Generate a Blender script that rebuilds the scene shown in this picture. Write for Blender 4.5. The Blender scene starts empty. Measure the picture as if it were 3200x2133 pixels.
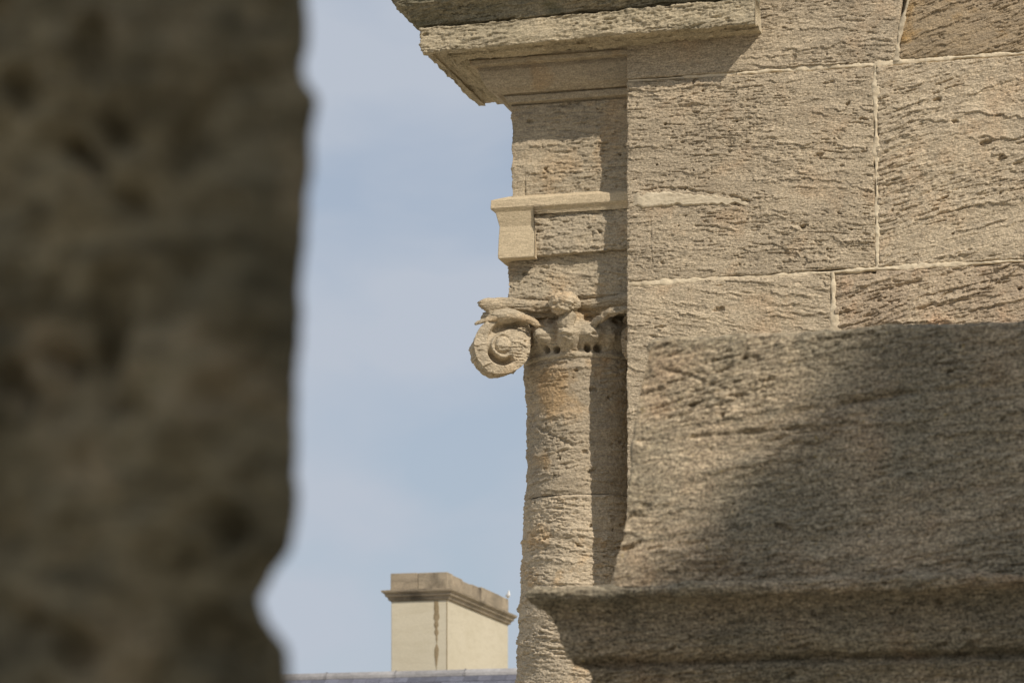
import bpy, math
import numpy as np
from mathutils import Vector

# ------------------------------------------------------------------ camera, world, sun, exposure
SC = bpy.context.scene
COL = SC.collection
TH = math.radians(14.86)          # the facade is seen a little from its left
EYE = 1.6                         # camera height above the ground
W = 16.0                          # distance of the ashlar wall face
FPX, HOR = 10400.0, 3100.0        # focal length and horizon in pixels of the photograph

cd = bpy.data.cameras.new('camera'); cam = bpy.data.objects.new('camera', cd); COL.objects.link(cam)
SC.camera = cam
cam.location = (0, 0, EYE); cam.rotation_euler = (math.radians(90), 0, TH)
cd.sensor_fit = 'HORIZONTAL'; cd.sensor_width = 36.0; cd.lens = FPX / 3200 * 36
cd.shift_y = (HOR - 1066.5) / 3200
cd.clip_start = 0.05; cd.clip_end = 3000
cd.dof.use_dof = True; cd.dof.focus_distance = 16.6; cd.dof.aperture_fstop = 9.5

SUN = Vector((1.2, -1.0, 1.3)).normalized()      # towards the sun
sun_el = math.asin(SUN.z); sun_az = math.atan2(SUN.x, SUN.y)
ld = bpy.data.lights.new('sun', 'SUN'); ld.energy = 3.45; ld.angle = math.radians(0.53); ld.color = (1.0, 0.925, 0.835)
sun = bpy.data.objects.new('sun', ld); COL.objects.link(sun)
sun.location = (10, -10, 20); sun.rotation_euler = SUN.to_track_quat('Z', 'Y').to_euler()

wd = bpy.data.worlds.new('World'); SC.world = wd; wd.use_nodes = True
nt = wd.node_tree; nt.nodes.clear()
def wn(t, **kw):
    n = nt.nodes.new(t)
    for k, v in kw.items(): setattr(n, k, v)
    return n
sky = wn('ShaderNodeTexSky', sky_type='NISHITA', sun_disc=False, sun_elevation=sun_el, sun_rotation=sun_az,
         air_density=1.0, dust_density=1.6, ozone_density=1.5)
bg1 = wn('ShaderNodeBackground'); bg1.inputs[1].default_value = 0.078
nt.links.new(sky.outputs[0], bg1.inputs[0])
bg2 = wn('ShaderNodeBackground'); bg2.inputs[0].default_value = (0.39, 0.427, 0.49, 1); bg2.inputs[1].default_value = 1.0
tc = wn('ShaderNodeTexCoord'); mp = wn('ShaderNodeMapping'); mp.inputs['Scale'].default_value = (1, 1, 2.2)
nz = wn('ShaderNodeTexNoise'); nz.inputs['Scale'].default_value = 9; nz.inputs['Detail'].default_value = 5; nz.inputs['Roughness'].default_value = 0.45
nz.inputs['Distortion'].default_value = 0.5
rmp = wn('ShaderNodeMapRange'); rmp.inputs[1].default_value = 0.36; rmp.inputs[2].default_value = 0.58
rmp.inputs[3].default_value = 0.6; rmp.inputs[4].default_value = 0.97
mx = wn('ShaderNodeMixShader'); wo = wn('ShaderNodeOutputWorld')
nt.links.new(tc.outputs['Generated'], mp.inputs[0]); nt.links.new(mp.outputs[0], nz.inputs['Vector'])
nt.links.new(nz.outputs['Fac'], rmp.inputs[0]); nt.links.new(rmp.outputs[0], mx.inputs[0])
nt.links.new(bg1.outputs[0], mx.inputs[1]); nt.links.new(bg2.outputs[0], mx.inputs[2]); nt.links.new(mx.outputs[0], wo.inputs[0])

vs = SC.view_settings; vs.view_transform = 'Standard'; vs.look = 'None'; vs.gamma = 1; vs.exposure = 0.34; vs.use_curve_mapping = False
SC.cycles.max_bounces = 6

# ------------------------------------------------------------------ helpers: pixels to world, noise, meshes
FW = np.array([-math.sin(TH), math.cos(TH), 0.0]); RT = np.array([math.cos(TH), math.sin(TH), 0.0])
def at(px, py, Y):
    "the point of the vertical plane y=Y that the photograph shows at (px, py)"
    d = FW * FPX + RT * (px - 1600) + np.array([0, 0, 1.0]) * (HOR - py)
    t = Y / d[1]
    return np.array([0, 0, EYE]) + d * t

_r = np.random.RandomState(7)
PERM = np.concatenate([_r.permutation(256)] * 3).astype(np.int64)
GR = _r.normal(size=(256, 3)); GR /= np.linalg.norm(GR, axis=1)[:, None]; GR = GR.astype(np.float32)
def noise(x, y, z):
    x, y, z = [np.asarray(a, dtype=np.float64) for a in (x, y, z)]
    x, y, z = np.broadcast_arrays(x, y, z)
    xi, yi, zi = np.floor(x), np.floor(y), np.floor(z)
    xf, yf, zf = (x - xi).astype(np.float32), (y - yi).astype(np.float32), (z - zi).astype(np.float32)
    xi, yi, zi = xi.astype(np.int64) & 255, yi.astype(np.int64) & 255, zi.astype(np.int64) & 255
    u, v, w = [f * f * f * (f * (f * 6 - 15) + 10) for f in (xf, yf, zf)]
    def c(dx, dy, dz):
        h = PERM[PERM[PERM[(xi + dx) & 255] + ((yi + dy) & 255)] + ((zi + dz) & 255)]
        g = GR[h]
        return g[..., 0] * (xf - dx) + g[..., 1] * (yf - dy) + g[..., 2] * (zf - dz)
    a = c(0,0,0) * (1-u) + c(1,0,0) * u; b = c(0,1,0) * (1-u) + c(1,1,0) * u
    d = c(0,0,1) * (1-u) + c(1,0,1) * u; e = c(0,1,1) * (1-u) + c(1,1,1) * u
    return ((a * (1-v) + b * v) * (1-w) + (d * (1-v) + e * v) * w) * 1.5
def fbm(x, y, z, o=3, g=0.5):
    s = 0; a = 1.0
    for i in range(o):
        s = s + a * noise(x * 2**i + 17.3 * i, y * 2**i + 5.1 * i, z * 2**i + 9.7 * i); a *= g
    return s
def sstep(a, b, x):
    t = np.clip((x - a) / (b - a), 0, 1); return t * t * (3 - 2 * t)

def relief(P, seed=0, ang=0.0, amp=1.0, pits=1.0, size=1.0, fine=1.0, ledge=1.0):
    "height of weathered, cross-bedded limestone at world points P (metres)"
    x, y, z = P[..., 0] / size + seed * 3.17, P[..., 1] / size + seed * 1.31, P[..., 2] / size + seed * 2.03
    a = math.radians(ang)
    u = x * math.cos(a) + z * math.sin(a); v = -x * math.sin(a) + z * math.cos(a)
    wv = v + 0.035 * noise(x * 1.2 + 5, y * 1.2, z * 1.6) + 0.007 * noise(x * 4, y * 4, z * 5) + 0.002 * noise(x * 16, y * 16, z * 16)
    h = 0.0050 * fbm(u * 3.5, y * 3.5, wv * 9, 3)
    rough = sstep(-0.2, 0.3, noise(u * 2.2 + 40, y * 3, wv * 5))
    mid = fbm(u * 13, y * 22, wv * 68, 3, 0.62)
    h = h + 0.0036 * mid * (0.35 + 0.9 * rough)
    ph = wv * 26 + 1.1 * noise(u * 5, y * 5, wv * 9) + 0.35 * noise(u * 26, y * 26, wv * 30)
    saw = ph - np.floor(ph)
    m2 = sstep(0.10, 0.40, noise(u * 4 + 80, y * 5, wv * 22) + 0.3 * noise(u * 25, y * 25, wv * 50))
    h = h + 0.0058 * ledge * (1 - saw) ** 2 * m2
    ph2 = wv * 11 + 0.9 * noise(u * 2.2, y * 2.2, wv * 4) + 0.15 * noise(u * 30, y * 30, wv * 30); sw2 = ph2 - np.floor(ph2)
    h = h + 0.006 * ledge * (1 - sw2) ** 5 * sstep(0.05, 0.4, noise(u * 1.8 + 21, y * 2, wv * 7) + 0.15 * noise(u * 20, y * 20, wv * 20))
    jag = 0.3 * noise(x * 70, y * 70, z * 80)
    d = noise(u * 13 + 11, y * 28, wv * 105) + jag
    m3 = 0.1 + 0.9 * sstep(-0.1, 0.3, noise(u * 3.3 + 7, y * 3.3, wv * 7))
    h = h - 0.0068 * pits * sstep(0.28, 0.46, d) * m3
    d2 = noise(u * 27 + 31, y * 48, wv * 160) + jag
    h = h - 0.0045 * pits * sstep(0.25, 0.45, d2) * (0.4 + 0.6 * rough)
    d3 = noise(u * 17 + 71, y * 22, wv * 30 + 13) + jag * 0.6
    h = h - 0.014 * pits * sstep(0.66, 0.8, d3)
    h = h + fine * (0.0017 * noise(x * 70, y * 75, z * 110) + 0.0015 * noise(x * 140 + 3, y * 140, z * 160))
    return h * amp * size

def gnormals(P, flip=False):
    du = np.gradient(P, axis=0); dv = np.gradient(P, axis=1)
    n = np.cross(du, dv); l = np.linalg.norm(n, axis=-1, keepdims=True); n = n / np.maximum(l, 1e-12)
    return -n if flip else n

def mesh(name, V, loops, starts, mat, parent=None, smooth=True, base=None):
    me = bpy.data.meshes.new(name)
    b = np.zeros(3) if base is None else np.asarray(base)
    V = np.asarray(V, dtype=np.float64) - b
    me.vertices.add(len(V)); me.vertices.foreach_set('co', V.astype(np.float32).ravel())
    me.loops.add(len(loops)); me.loops.foreach_set('vertex_index', np.asarray(loops, dtype=np.int32))
    me.polygons.add(len(starts)); me.polygons.foreach_set('loop_start', np.asarray(starts, dtype=np.int32))
    me.update(calc_edges=True); me.validate()
    me.polygons.foreach_set('use_smooth', np.full(len(me.polygons), smooth))
    if mat: me.materials.append(mat)
    o = bpy.data.objects.new(name, me); COL.objects.link(o)
    if parent is not None: o.parent = parent
    return o

def base_of(parent):
    b = np.zeros(3)
    while parent is not None:
        b = b + np.array(parent.location); parent = parent.parent
    return b

def grid(name, P, mat, parent=None, flip=False, wrap=False, caps=(), smooth=True):
    "P[nu,nv,3] to a mesh; caps: which of the end rings of u (0, -1) to close, when rows are closed loops or outlines"
    nu, nv = P.shape[:2]
    idx = np.arange(nu * nv).reshape(nu, nv)
    if wrap: idx = np.concatenate([idx, idx[:, :1]], axis=1)
    a, b, c, d = idx[:-1, :-1], idx[1:, :-1], idx[1:, 1:], idx[:-1, 1:]
    q = np.stack([a, b, c, d], -1).reshape(-1, 4)
    if flip: q = q[:, ::-1]
    loops = list([q.ravel()]); starts = list([np.arange(len(q)) * 4]); n = q.size
    for c_ in caps:
        ring = idx[c_, :nv]
        loops.append(ring); starts.append(np.array([n])); n += len(ring)
    b0 = base_of(parent)
    return mesh(name, P.reshape(-1, 3), np.concatenate(loops), np.concatenate(starts), mat, parent, smooth, b0)

def tag(o, label=None, cat=None, group=None, kind=None):
    for k, v in (('label', label), ('category', cat), ('group', group), ('kind', kind)):
        if v: o[k] = v
    return o
def thing(name, loc, label, cat, group=None):
    o = bpy.data.objects.new(name, None); COL.objects.link(o); o.location = loc; o.empty_display_size = 0.2
    return tag(o, label, cat, group)

def seg(a, b, step):
    n = max(2, int(math.ceil(abs(b - a) / step)) + 1); return np.linspace(a, b, n)
def resample(pts, step):
    pts = np.asarray(pts, float); out = [pts[0]]
    for p, q in zip(pts[:-1], pts[1:]):
        n = max(1, int(math.ceil(np.linalg.norm(q - p) / step)))
        for i in range(1, n + 1): out.append(p + (q - p) * i / n)
    return np.array(out)

def sweep(name, prof, Xr, Xl, Yf, Yb, mat, parent, step=0.004, seed=1, xdense=None, cap=True, relief_kw=None, extra=None, drop=0.0):
    """moulding carried along the front (from Xr to Xl), then back along the left side to Yb.
    prof: rows (front offset, left offset, z), listed from bottom to top"""
    pr = resample(prof, step); nP = len(pr)
    tf = np.linspace(0, 1, max(3, int((Xr - Xl) / step) + 2))
    sb = seg(0, Yb - Yf, 0.02)[1:]
    rows = []
    for t in tf:
        X = Xr + (Xl - pr[:, 1] - Xr) * t
        rows.append(np.stack([X, Yf - pr[:, 0], pr[:, 2]], -1))
    for s in sb:
        t = s / (Yb - Yf)
        Y = (Yf - pr[:, 0]) + (Yb - (Yf - pr[:, 0])) * t
        rows.append(np.stack([Xl - pr[:, 1], Y, pr[:, 2]], -1))
    P = np.array(rows)
    P[..., 2] += drop * (P[..., 0] - Xl)
    N = gnormals(P, True)
    k = dict(seed=seed); k.update(relief_kw or {})
    h = relief(P, **k)
    if extra is not None: h = h + extra(P)
    P2 = P + N * h[..., None]
    return grid(name, P2, mat, parent, flip=True, caps=((0, -1) if cap else ()))

def panel(name, c, Y, mat, parent, step=0.0031, seed=1, ang=0, wob=0.005, edge=0.005, depth=0.14, gap=0.0065, tilt=0.0, relief_kw=None, extra=None, proud=0.0):
    """an ashlar block: c = four corners in the photograph (tl, tr, br, bl) of its face in the plane y=Y"""
    tl, tr, br, bl = [at(p[0], p[1], Y) for p in c]
    w = np.linalg.norm(tr - tl); hgt = np.linalg.norm(tl - bl)
    nu, nv = int(w / step) + 2, int(hgt / step) + 2
    s = np.linspace(0, 1, nu)[:, None, None]; t = np.linspace(0, 1, nv)[None, :, None]
    P = (bl * (1 - s) + br * s) * (1 - t) + (tl * (1 - s) + tr * s) * t
    S, T = np.broadcast_to(s[..., 0], (nu, nv)) * w, np.broadcast_to(t[..., 0], (nu, nv)) * hgt
    # shrink by half the joint, with an uneven arris
    de = np.minimum(np.minimum(S, w - S), np.minimum(T, hgt - T))
    fx = np.exp(-np.minimum(S, w - S) / 0.02) * np.where(S < w / 2, 1, -1); fz = np.exp(-np.minimum(T, hgt - T) / 0.02) * np.where(T < hgt / 2, 1, -1)
    wob_n = fbm(P[..., 0] * 14 + seed, P[..., 1] + seed * 2, P[..., 2] * 14, 3)
    P = P.copy()
    P[..., 0] += fx * (gap + wob * (0.4 + wob_n)); P[..., 2] += fz * (gap + wob * (0.4 + fbm(P[..., 0] * 14 + 50, seed, P[..., 2] * 14, 3)))
    k = dict(seed=seed, ang=ang, pits=1.3, ledge=1.25); k.update(relief_kw or {})
    h = relief(P, **k) + proud
    h = h - edge * np.exp(-de / 0.008) * (0.9 + 1.2 * noise(P[..., 0] * 20, seed, P[..., 2] * 20))
    if extra is not None: h = h + extra(P)
    P[..., 1] -= h
    # the sides of the block run back into the wall
    Q = np.zeros((nu + 2, nv + 2, 3)); Q[1:-1, 1:-1] = P
    Q[0, 1:-1] = P[0]; Q[-1, 1:-1] = P[-1]; Q[:, 0] = Q[:, 1]; Q[:, -1] = Q[:, -2]
    Q[0, :, 1] = Y + depth; Q[-1, :, 1] = Y + depth; Q[:, 0, 1] = Y + depth; Q[:, -1, 1] = Y + depth
    return grid(name, Q, mat, parent)

def boxm(name, x0, x1, y0, y1, z0, z1, mat, parent=None, bev=0.0):
    v = [(x, y, z) for x in (x0, x1) for y in (y0, y1) for z in (z0, z1)]
    f = [(0,1,3,2), (4,6,7,5), (0,4,5,1), (2,3,7,6), (0,2,6,4), (1,5,7,3)]
    o = mesh(name, v, np.array(f).ravel(), np.arange(6) * 4, mat, parent, False, base_of(parent))
    if bev:
        m = o.modifiers.new('bevel', 'BEVEL'); m.width = bev; m.segments = 2
    return o

def tube(name, pts, rad, mat, parent, n=28, step=0.006, seed=3, squash=1.0, relief_kw=None, ends=True):
    pts = np.asarray(pts, float); rad = np.asarray(rad, float)
    s = np.concatenate([[0], np.cumsum(np.linalg.norm(np.diff(pts, axis=0), axis=1))])
    m = max(6, int(s[-1] / step)); q = np.linspace(0, s[-1], m)
    # smooth the polyline
    C = np.stack([np.interp(q, s, pts[:, i]) for i in range(3)], -1); R = np.interp(q, s, rad)
    kern = np.ones(7) / 7
    for _ in range(2):
        for i in range(3):
            pad = np.pad(C[:, i], 3, mode='reflect', reflect_type='odd'); C[:, i] = np.convolve(pad, kern, 'valid')
    if ends:
        e = np.minimum(q, s[-1] - q); R = R * np.sqrt(np.clip(e / (R + 1e-9), 0.02, 1) * (2 - np.clip(e / (R + 1e-9), 0.02, 1)))
    T = np.gradient(C, axis=0); T /= np.linalg.norm(T, axis=1)[:, None]
    A = np.cross(T, np.array([0, -1, 0.001])); A /= np.linalg.norm(A, axis=1)[:, None]; B = np.cross(T, A)
    a = np.linspace(0, 2 * math.pi, n, endpoint=False)
    P = C[:, None] + R[:, None, None] * (A[:, None] * np.cos(a)[None, :, None] + squash * B[:, None] * np.sin(a)[None, :, None])
    N = P - C[:, None]; N /= np.maximum(np.linalg.norm(N, axis=-1, keepdims=True), 1e-9)
    k = dict(seed=seed, amp=0.8); k.update(relief_kw or {})
    P = P + N * relief(P, **k)[..., None]
    return grid(name, P, mat, parent, wrap=True, caps=(0, -1))

def blob(name, c, r, mat, parent, n=60, seed=3, lump=0.15, lf=30, relief_kw=None):
    th = np.linspace(0.02, math.pi - 0.02, n); ph = np.linspace(0, 2 * math.pi, 2 * n, endpoint=False)
    D = np.stack([np.sin(th)[:, None] * np.cos(ph), np.sin(th)[:, None] * np.sin(ph), np.cos(th)[:, None] * np.ones_like(ph)], -1)
    r = np.array(r)
    P = np.array(c) + D * r
    L = 1 + lump * fbm(P[..., 0] * lf + seed, P[..., 1] * lf, P[..., 2] * lf, 2)
    P = np.array(c) + D * r * L[..., None]
    k = dict(seed=seed, amp=0.8); k.update(relief_kw or {})
    P = P + D * relief(P, **k)[..., None]
    return grid(name, P, mat, parent, wrap=True, caps=(0, -1))

# ------------------------------------------------------------------ materials
def stone(name, c1, c2, c3, patch=None, patch_amt=0.0, grime=None, grime_amt=0.0, scale=1.0, ang=0.0, bump=1.0, speck=0.32, spots=None, rand=0.16):
    m = bpy.data.materials.new(name); m.use_nodes = True; t = m.node_tree; t.nodes.clear(); L = t.links.new
    def N(ty, **kw):
        n = t.nodes.new(ty)
        for k, v in kw.items(): setattr(n, k, v)
        return n
    out = N('ShaderNodeOutputMaterial'); b = N('ShaderNodeBsdfPrincipled'); L(b.outputs[0], out.inputs[0])
    b.inputs['Roughness'].default_value = 0.95; b.inputs['Specular IOR Level'].default_value = 0.15
    tc = N('ShaderNodeTexCoord'); oi = N('ShaderNodeObjectInfo')
    off = N('ShaderNodeVectorMath', operation='SCALE'); off.inputs[0].default_value = (13, 7, 29); L(oi.outputs['Random'], off.inputs['Scale'])
    add = N('ShaderNodeVectorMath', operation='ADD'); L(tc.outputs['Object'], add.inputs[0]); L(off.outputs[0], add.inputs[1])
    rot = N('ShaderNodeMapping'); rot.inputs['Rotation'].default_value = (0, math.radians(ang), 0); L(add.outputs[0], rot.inputs[0])
    st = N('ShaderNodeMapping'); st.inputs['Scale'].default_value = (1, 1, 4.5); L(rot.outputs[0], st.inputs[0])
    def noi(vec, s, det=4, r=0.55, dist=0.0):
        n = N('ShaderNodeTexNoise'); n.inputs['Scale'].default_value = s / scale; n.inputs['Detail'].default_value = det
        n.inputs['Roughness'].default_value = r; n.inputs['Distortion'].default_value = dist; L(vec, n.inputs['Vector']); return n.outputs['Fac']
    def rng(f, a, b_, c=0.0, d=1.0):
        n = N('ShaderNodeMapRange'); n.inputs[1].default_value = a; n.inputs[2].default_value = b_; n.inputs[3].default_value = c; n.inputs[4].default_value = d
        L(f, n.inputs[0]); return n.outputs[0]
    def mix(f, A, B, mode='MIX'):
        n = N('ShaderNodeMix', data_type='RGBA', blend_type=mode)
        if isinstance(f, float): n.inputs[0].default_value = f
        else: L(f, n.inputs[0])
        for i, x in ((6, A), (7, B)):
            if isinstance(x, tuple): n.inputs[i].default_value = (*x, 1)
            else: L(x, n.inputs[i])
        return n.outputs[2]
    col = mix(rng(noi(rot.outputs[0], 3.0, 5), 0.35, 0.65), c1, c2)
    col = mix(rng(noi(st.outputs[0], 9, 5, 0.6, 0.4), 0.44, 0.72, 0, 0.75), col, c3)
    if patch: col = mix(rng(noi(rot.outputs[0], 4.3, 5, 0.6, 0.3), 0.54, 0.68, 0, patch_amt), col, patch)
    if grime: col = mix(rng(noi(add.outputs[0], 2.1, 7, 0.62, 0.3), 0.44, 0.6, 0, grime_amt), col, grime)
    if spots:
        col = mix(rng(noi(add.outputs[0], 42, 3), 0.68, 0.74, 0, 0.8), col, spots)
    sp = N('ShaderNodeMix', data_type='RGBA', blend_type='MULTIPLY'); sp.inputs[0].default_value = 1.0
    g = rng(noi(add.outputs[0], 120, 3, 0.7), 0.3, 0.7, 1 - speck, 1 + speck)
    g2 = rng(noi(st.outputs[0], 40, 4, 0.65), 0.3, 0.7, 1 - speck * 0.7, 1 + speck * 0.7)
    mm = N('ShaderNodeMath', operation='MULTIPLY'); L(g, mm.inputs[0]); L(g2, mm.inputs[1])
    rr = rng(oi.outputs['Random'], 0, 1, 1 - rand, 1 + rand); m3 = N('ShaderNodeMath', operation='MULTIPLY'); L(mm.outputs[0], m3.inputs[0]); L(rr, m3.inputs[1])
    L(col, sp.inputs[6]); cc = N('ShaderNodeCombineColor')
    for i in range(3): L(m3.outputs[0], cc.inputs[i])
    L(cc.outputs[0], sp.inputs[7]); L(sp.outputs[2], b.inputs['Base Color'])
    bp = N('ShaderNodeBump'); bp.inputs['Strength'].default_value = min(1.0, 0.7 * bump); bp.inputs['Distance'].default_value = 0.004 * scale
    bh = noi(add.outputs[0], 160, 4, 0.75); L(bh, bp.inputs['Height'])
    bp2 = N('ShaderNodeBump'); bp2.inputs['Strength'].default_value = min(1.0, 0.5 * bump); bp2.inputs['Distance'].default_value = 0.006 * scale
    L(noi(st.outputs[0], 60, 4, 0.6, 0.3), bp2.inputs['Height']); L(bp.outputs[0], bp2.inputs['Normal']); L(bp2.outputs[0], b.inputs['Normal'])
    return m

TAN, GREY, ORN = (0.40, 0.335, 0.245), (0.315, 0.275, 0.215), (0.42, 0.28, 0.15)
M_wall = stone('ashlar', (0.50, 0.408, 0.28), (0.415, 0.34, 0.236), (0.29, 0.237, 0.165), (0.45, 0.32, 0.195), 0.45, bump=2.0, speck=0.42)
M_wall_o = stone('ashlar_ochre', (0.43, 0.33, 0.21), (0.37, 0.28, 0.17), (0.30, 0.24, 0.165), (0.46, 0.28, 0.10), 0.8, bump=1.4)
M_wall_p = stone('ashlar_pinkish', (0.43, 0.345, 0.235), (0.365, 0.285, 0.195), (0.28, 0.22, 0.155), (0.43, 0.275, 0.165), 0.55, bump=1.4)
M_order = stone('order_stone', (0.47, 0.385, 0.262), (0.395, 0.33, 0.232), (0.31, 0.258, 0.182), (0.45, 0.31, 0.17), 0.5)
M_col = stone('shaft_stone', (0.48, 0.39, 0.268), (0.40, 0.333, 0.235), (0.32, 0.263, 0.188), (0.46, 0.31, 0.16), 0.8)
M_corn = stone('cornice_stone', (0.47, 0.39, 0.26), (0.39, 0.33, 0.225), (0.30, 0.255, 0.175), (0.24, 0.205, 0.13), 0.5, speck=0.35, bump=1.4)
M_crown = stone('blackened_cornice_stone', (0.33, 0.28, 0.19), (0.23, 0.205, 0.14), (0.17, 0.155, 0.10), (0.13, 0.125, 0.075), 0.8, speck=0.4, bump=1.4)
M_new = stone('new_stone', (0.52, 0.42, 0.275), (0.48, 0.39, 0.255), (0.43, 0.345, 0.225), speck=0.2, bump=0.9)
M_mort = stone('mortar', (0.60, 0.51, 0.36), (0.53, 0.44, 0.305), (0.40, 0.325, 0.22), speck=0.12, bump=0.5)
M_near = stone('lichened_stone', (0.455, 0.355, 0.235), (0.35, 0.29, 0.195), (0.23, 0.198, 0.138), (0.41, 0.29, 0.18), 0.6, (0.23, 0.205, 0.145), 0.65, scale=0.8, speck=0.75, bump=1.6, spots=(0.40, 0.30, 0.13), rand=0.03)
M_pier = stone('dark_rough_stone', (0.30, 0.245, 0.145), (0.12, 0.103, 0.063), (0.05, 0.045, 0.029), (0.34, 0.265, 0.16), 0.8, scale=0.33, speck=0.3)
M_stucco = stone('cream_render', (0.50, 0.445, 0.325), (0.53, 0.475, 0.355), (0.46, 0.405, 0.29), scale=5, speck=0.05, bump=0.2, rand=0.01)
M_cap = stone('stained_cap_stone', (0.37, 0.30, 0.21), (0.26, 0.215, 0.15), (0.18, 0.15, 0.105), (0.09, 0.075, 0.055), 0.9, scale=6, speck=0.12)
M_lead = stone('grey_ridge', (0.26, 0.25, 0.245), (0.40, 0.385, 0.37), (0.2, 0.19, 0.185), scale=8, speck=0.15, bump=0.3, rand=0.2)
M_slate = stone('slate', (0.11, 0.115, 0.14), (0.14, 0.14, 0.165), (0.09, 0.09, 0.11), scale=8, speck=0.15, bump=0.3, rand=0.2)
M_stain = stone('brown_stain', (0.25, 0.19, 0.11), (0.3, 0.24, 0.15), (0.2, 0.15, 0.08), scale=5, speck=0.2, bump=0.3)
M_ground = stone('paving', (0.48, 0.43, 0.335), (0.44, 0.39, 0.3), (0.39, 0.345, 0.265), scale=6, speck=0.15)
M_white = stone('white_feathers', (0.8, 0.8, 0.78), (0.8, 0.8, 0.78), (0.75, 0.75, 0.73), speck=0.03, bump=0.1, rand=0)
M_beak = stone('yellow_beak', (0.6, 0.4, 0.05), (0.6, 0.4, 0.05), (0.55, 0.35, 0.05), speck=0.03, bump=0.1, rand=0)
#M_wing = stone('grey_feathers', (0.35, 0.36, 0.38), (0.35, 0.36, 0.38), (0.3, 0.31, 0.33), speck=0.03, bump=0.1, rand=0)

# ------------------------------------------------------------------ ground
g = boxm('ground', -1500, 1500, -60, 2500, -1.0, 0.0, M_ground); tag(g, kind='structure')

# ------------------------------------------------------------------ the ashlar wall
wall = thing('ashlar_wall', (at(1954, 900, W)[0], W, 0), 'sunlit ashlar wall of big tan weathered limestone blocks with pale mortar joints', 'wall')
JB = at(1954, 600, W)[0]
def gauss(P, px, py, Y, rx, rz, d):
    c = at(px, py, Y); return d * np.exp(-(((P[..., 0] - c[0]) / rx) ** 2 + ((P[..., 2] - c[2]) / rz) ** 2))
def holes(lst, Y=W):
    def f(P):
        h = 0
        n = 1.1 * fbm(P[..., 0] * 45, P[..., 1], P[..., 2] * 75, 3)
        for px, py, rx, rz, d in lst:
            c = at(px, py, Y)
            r = ((P[..., 0] - c[0]) / (rx * 1.15)) ** 2 + ((P[..., 2] - c[2] - 0.1 * (P[..., 0] - c[0])) / (rz * 0.7)) ** 2
            h = h - 0.75 * d * (1 - sstep(0.3, 1.5, r + n))
        return h
    return f
def crack(pts, w, d, Y=W):
    q = [at(*p, Y) for p in pts]
    def f(P):
        best = np.full(P.shape[:2], 9.0)
        for a, b in zip(q[:-1], q[1:]):
            ax, az, bx, bz = a[0], a[2], b[0], b[2]
            L2 = (bx - ax) ** 2 + (bz - az) ** 2
            t = np.clip(((P[..., 0] - ax) * (bx - ax) + (P[..., 2] - az) * (bz - az)) / L2, 0, 1)
            best = np.minimum(best, np.hypot(P[..., 0] - ax - t * (bx - ax), P[..., 2] - az - t * (bz - az)))
        best = best + 0.9 * w * fbm(P[..., 0] * 22, 3, P[..., 2] * 30, 3)
        on = sstep(-0.45, 0.15, noise(P[..., 0] * 13, 8, P[..., 2] * 13))
        return -d * (1 - sstep(0.2, 1.1, best / w)) * on
    return f
def both(*fs): return lambda P: sum(f(P) for f in fs)

# smoother dressing under the cornice
def calm(P):
    xc = at(2330, 150, W)[0]
    return -relief(P, seed=2, ang=-3, amp=0.85) * 0.72 * (1 - sstep(-0.05, 0.08, P[..., 0] - xc))
s1 = panel('stone_block', [(1954, -260), (2862, -330), (2801, 194), (1954, 252)], W, M_wall, wall, seed=2, ang=-3, wob=0.003,
      relief_kw=dict(amp=0.85), extra=both(calm, holes([(2480, 178, 0.012, 0.02, 0.012)])))
panel('stone_block', [(2862, -330), (3420, -370), (3420, 150), (2801, 194)], W, M_wall_o, wall, seed=5, ang=17, wob=0.005, edge=0.012, relief_kw=dict(amp=1.15))
panel('stone_block', [(1954, 252), (2734, 202), (2740, 838), (1954, 887)], W, M_wall, wall, seed=9, ang=-4, wob=0.005, relief_kw=dict(amp=1.0),
      extra=both(holes([(2590, 258, 0.025, 0.010, 0.014), (2558, 484, 0.022, 0.011, 0.02), (2512, 706, 0.017, 0.013, 0.03), (2205, 690, 0.012, 0.009, 0.014), (2700, 474, 0.014, 0.01, 0.015), (2630, 518, 0.01, 0.008, 0.014), (2222, 526, 0.006, 0.006, 0.01)]),
                 crack([(2010, 583), (2130, 590), (2290, 612), (2345, 632)], 0.010, 0.012), crack([(2034, 690), (2033, 760), (2040, 830)], 0.004, 0.005)))
panel('stone_block', [(2734, 202), (3420, 150), (3420, 800), (2740, 838)], W, M_wall, wall, seed=14, ang=11, wob=0.005, relief_kw=dict(size=1.3, amp=0.95, pits=1.2),
      extra=both(holes([(3082, 445, 0.024, 0.018, 0.03), (2920, 655, 0.018, 0.01, 0.016), (2790, 575, 0.04, 0.012, 0.012), (3120, 360, 0.015, 0.01, 0.012), (3030, 780, 0.01, 0.008, 0.01), (3180, 510, 0.02, 0.01, 0.014), (2800, 560, 0.018, 0.01, 0.012)]), crack([(2900, 600), (3080, 575)], 0.007, 0.006)))
panel('stone_block', [(1954, 887), (2600, 847), (2609, 1490), (1954, 1521)], W, M_wall, wall, seed=21, ang=-12, wob=0.005, relief_kw=dict(size=0.85, amp=0.95, ledge=1.5, pits=0.6),
      extra=both(holes([(2248, 966, 0.026, 0.016, 0.026), (2060, 1022, 0.022, 0.012, 0.018), (2250, 890, 0.02, 0.006, 0.01)]), crack([(1980, 1062), (2020, 1050), (2060, 1056)], 0.010, 0.013)))
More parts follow.
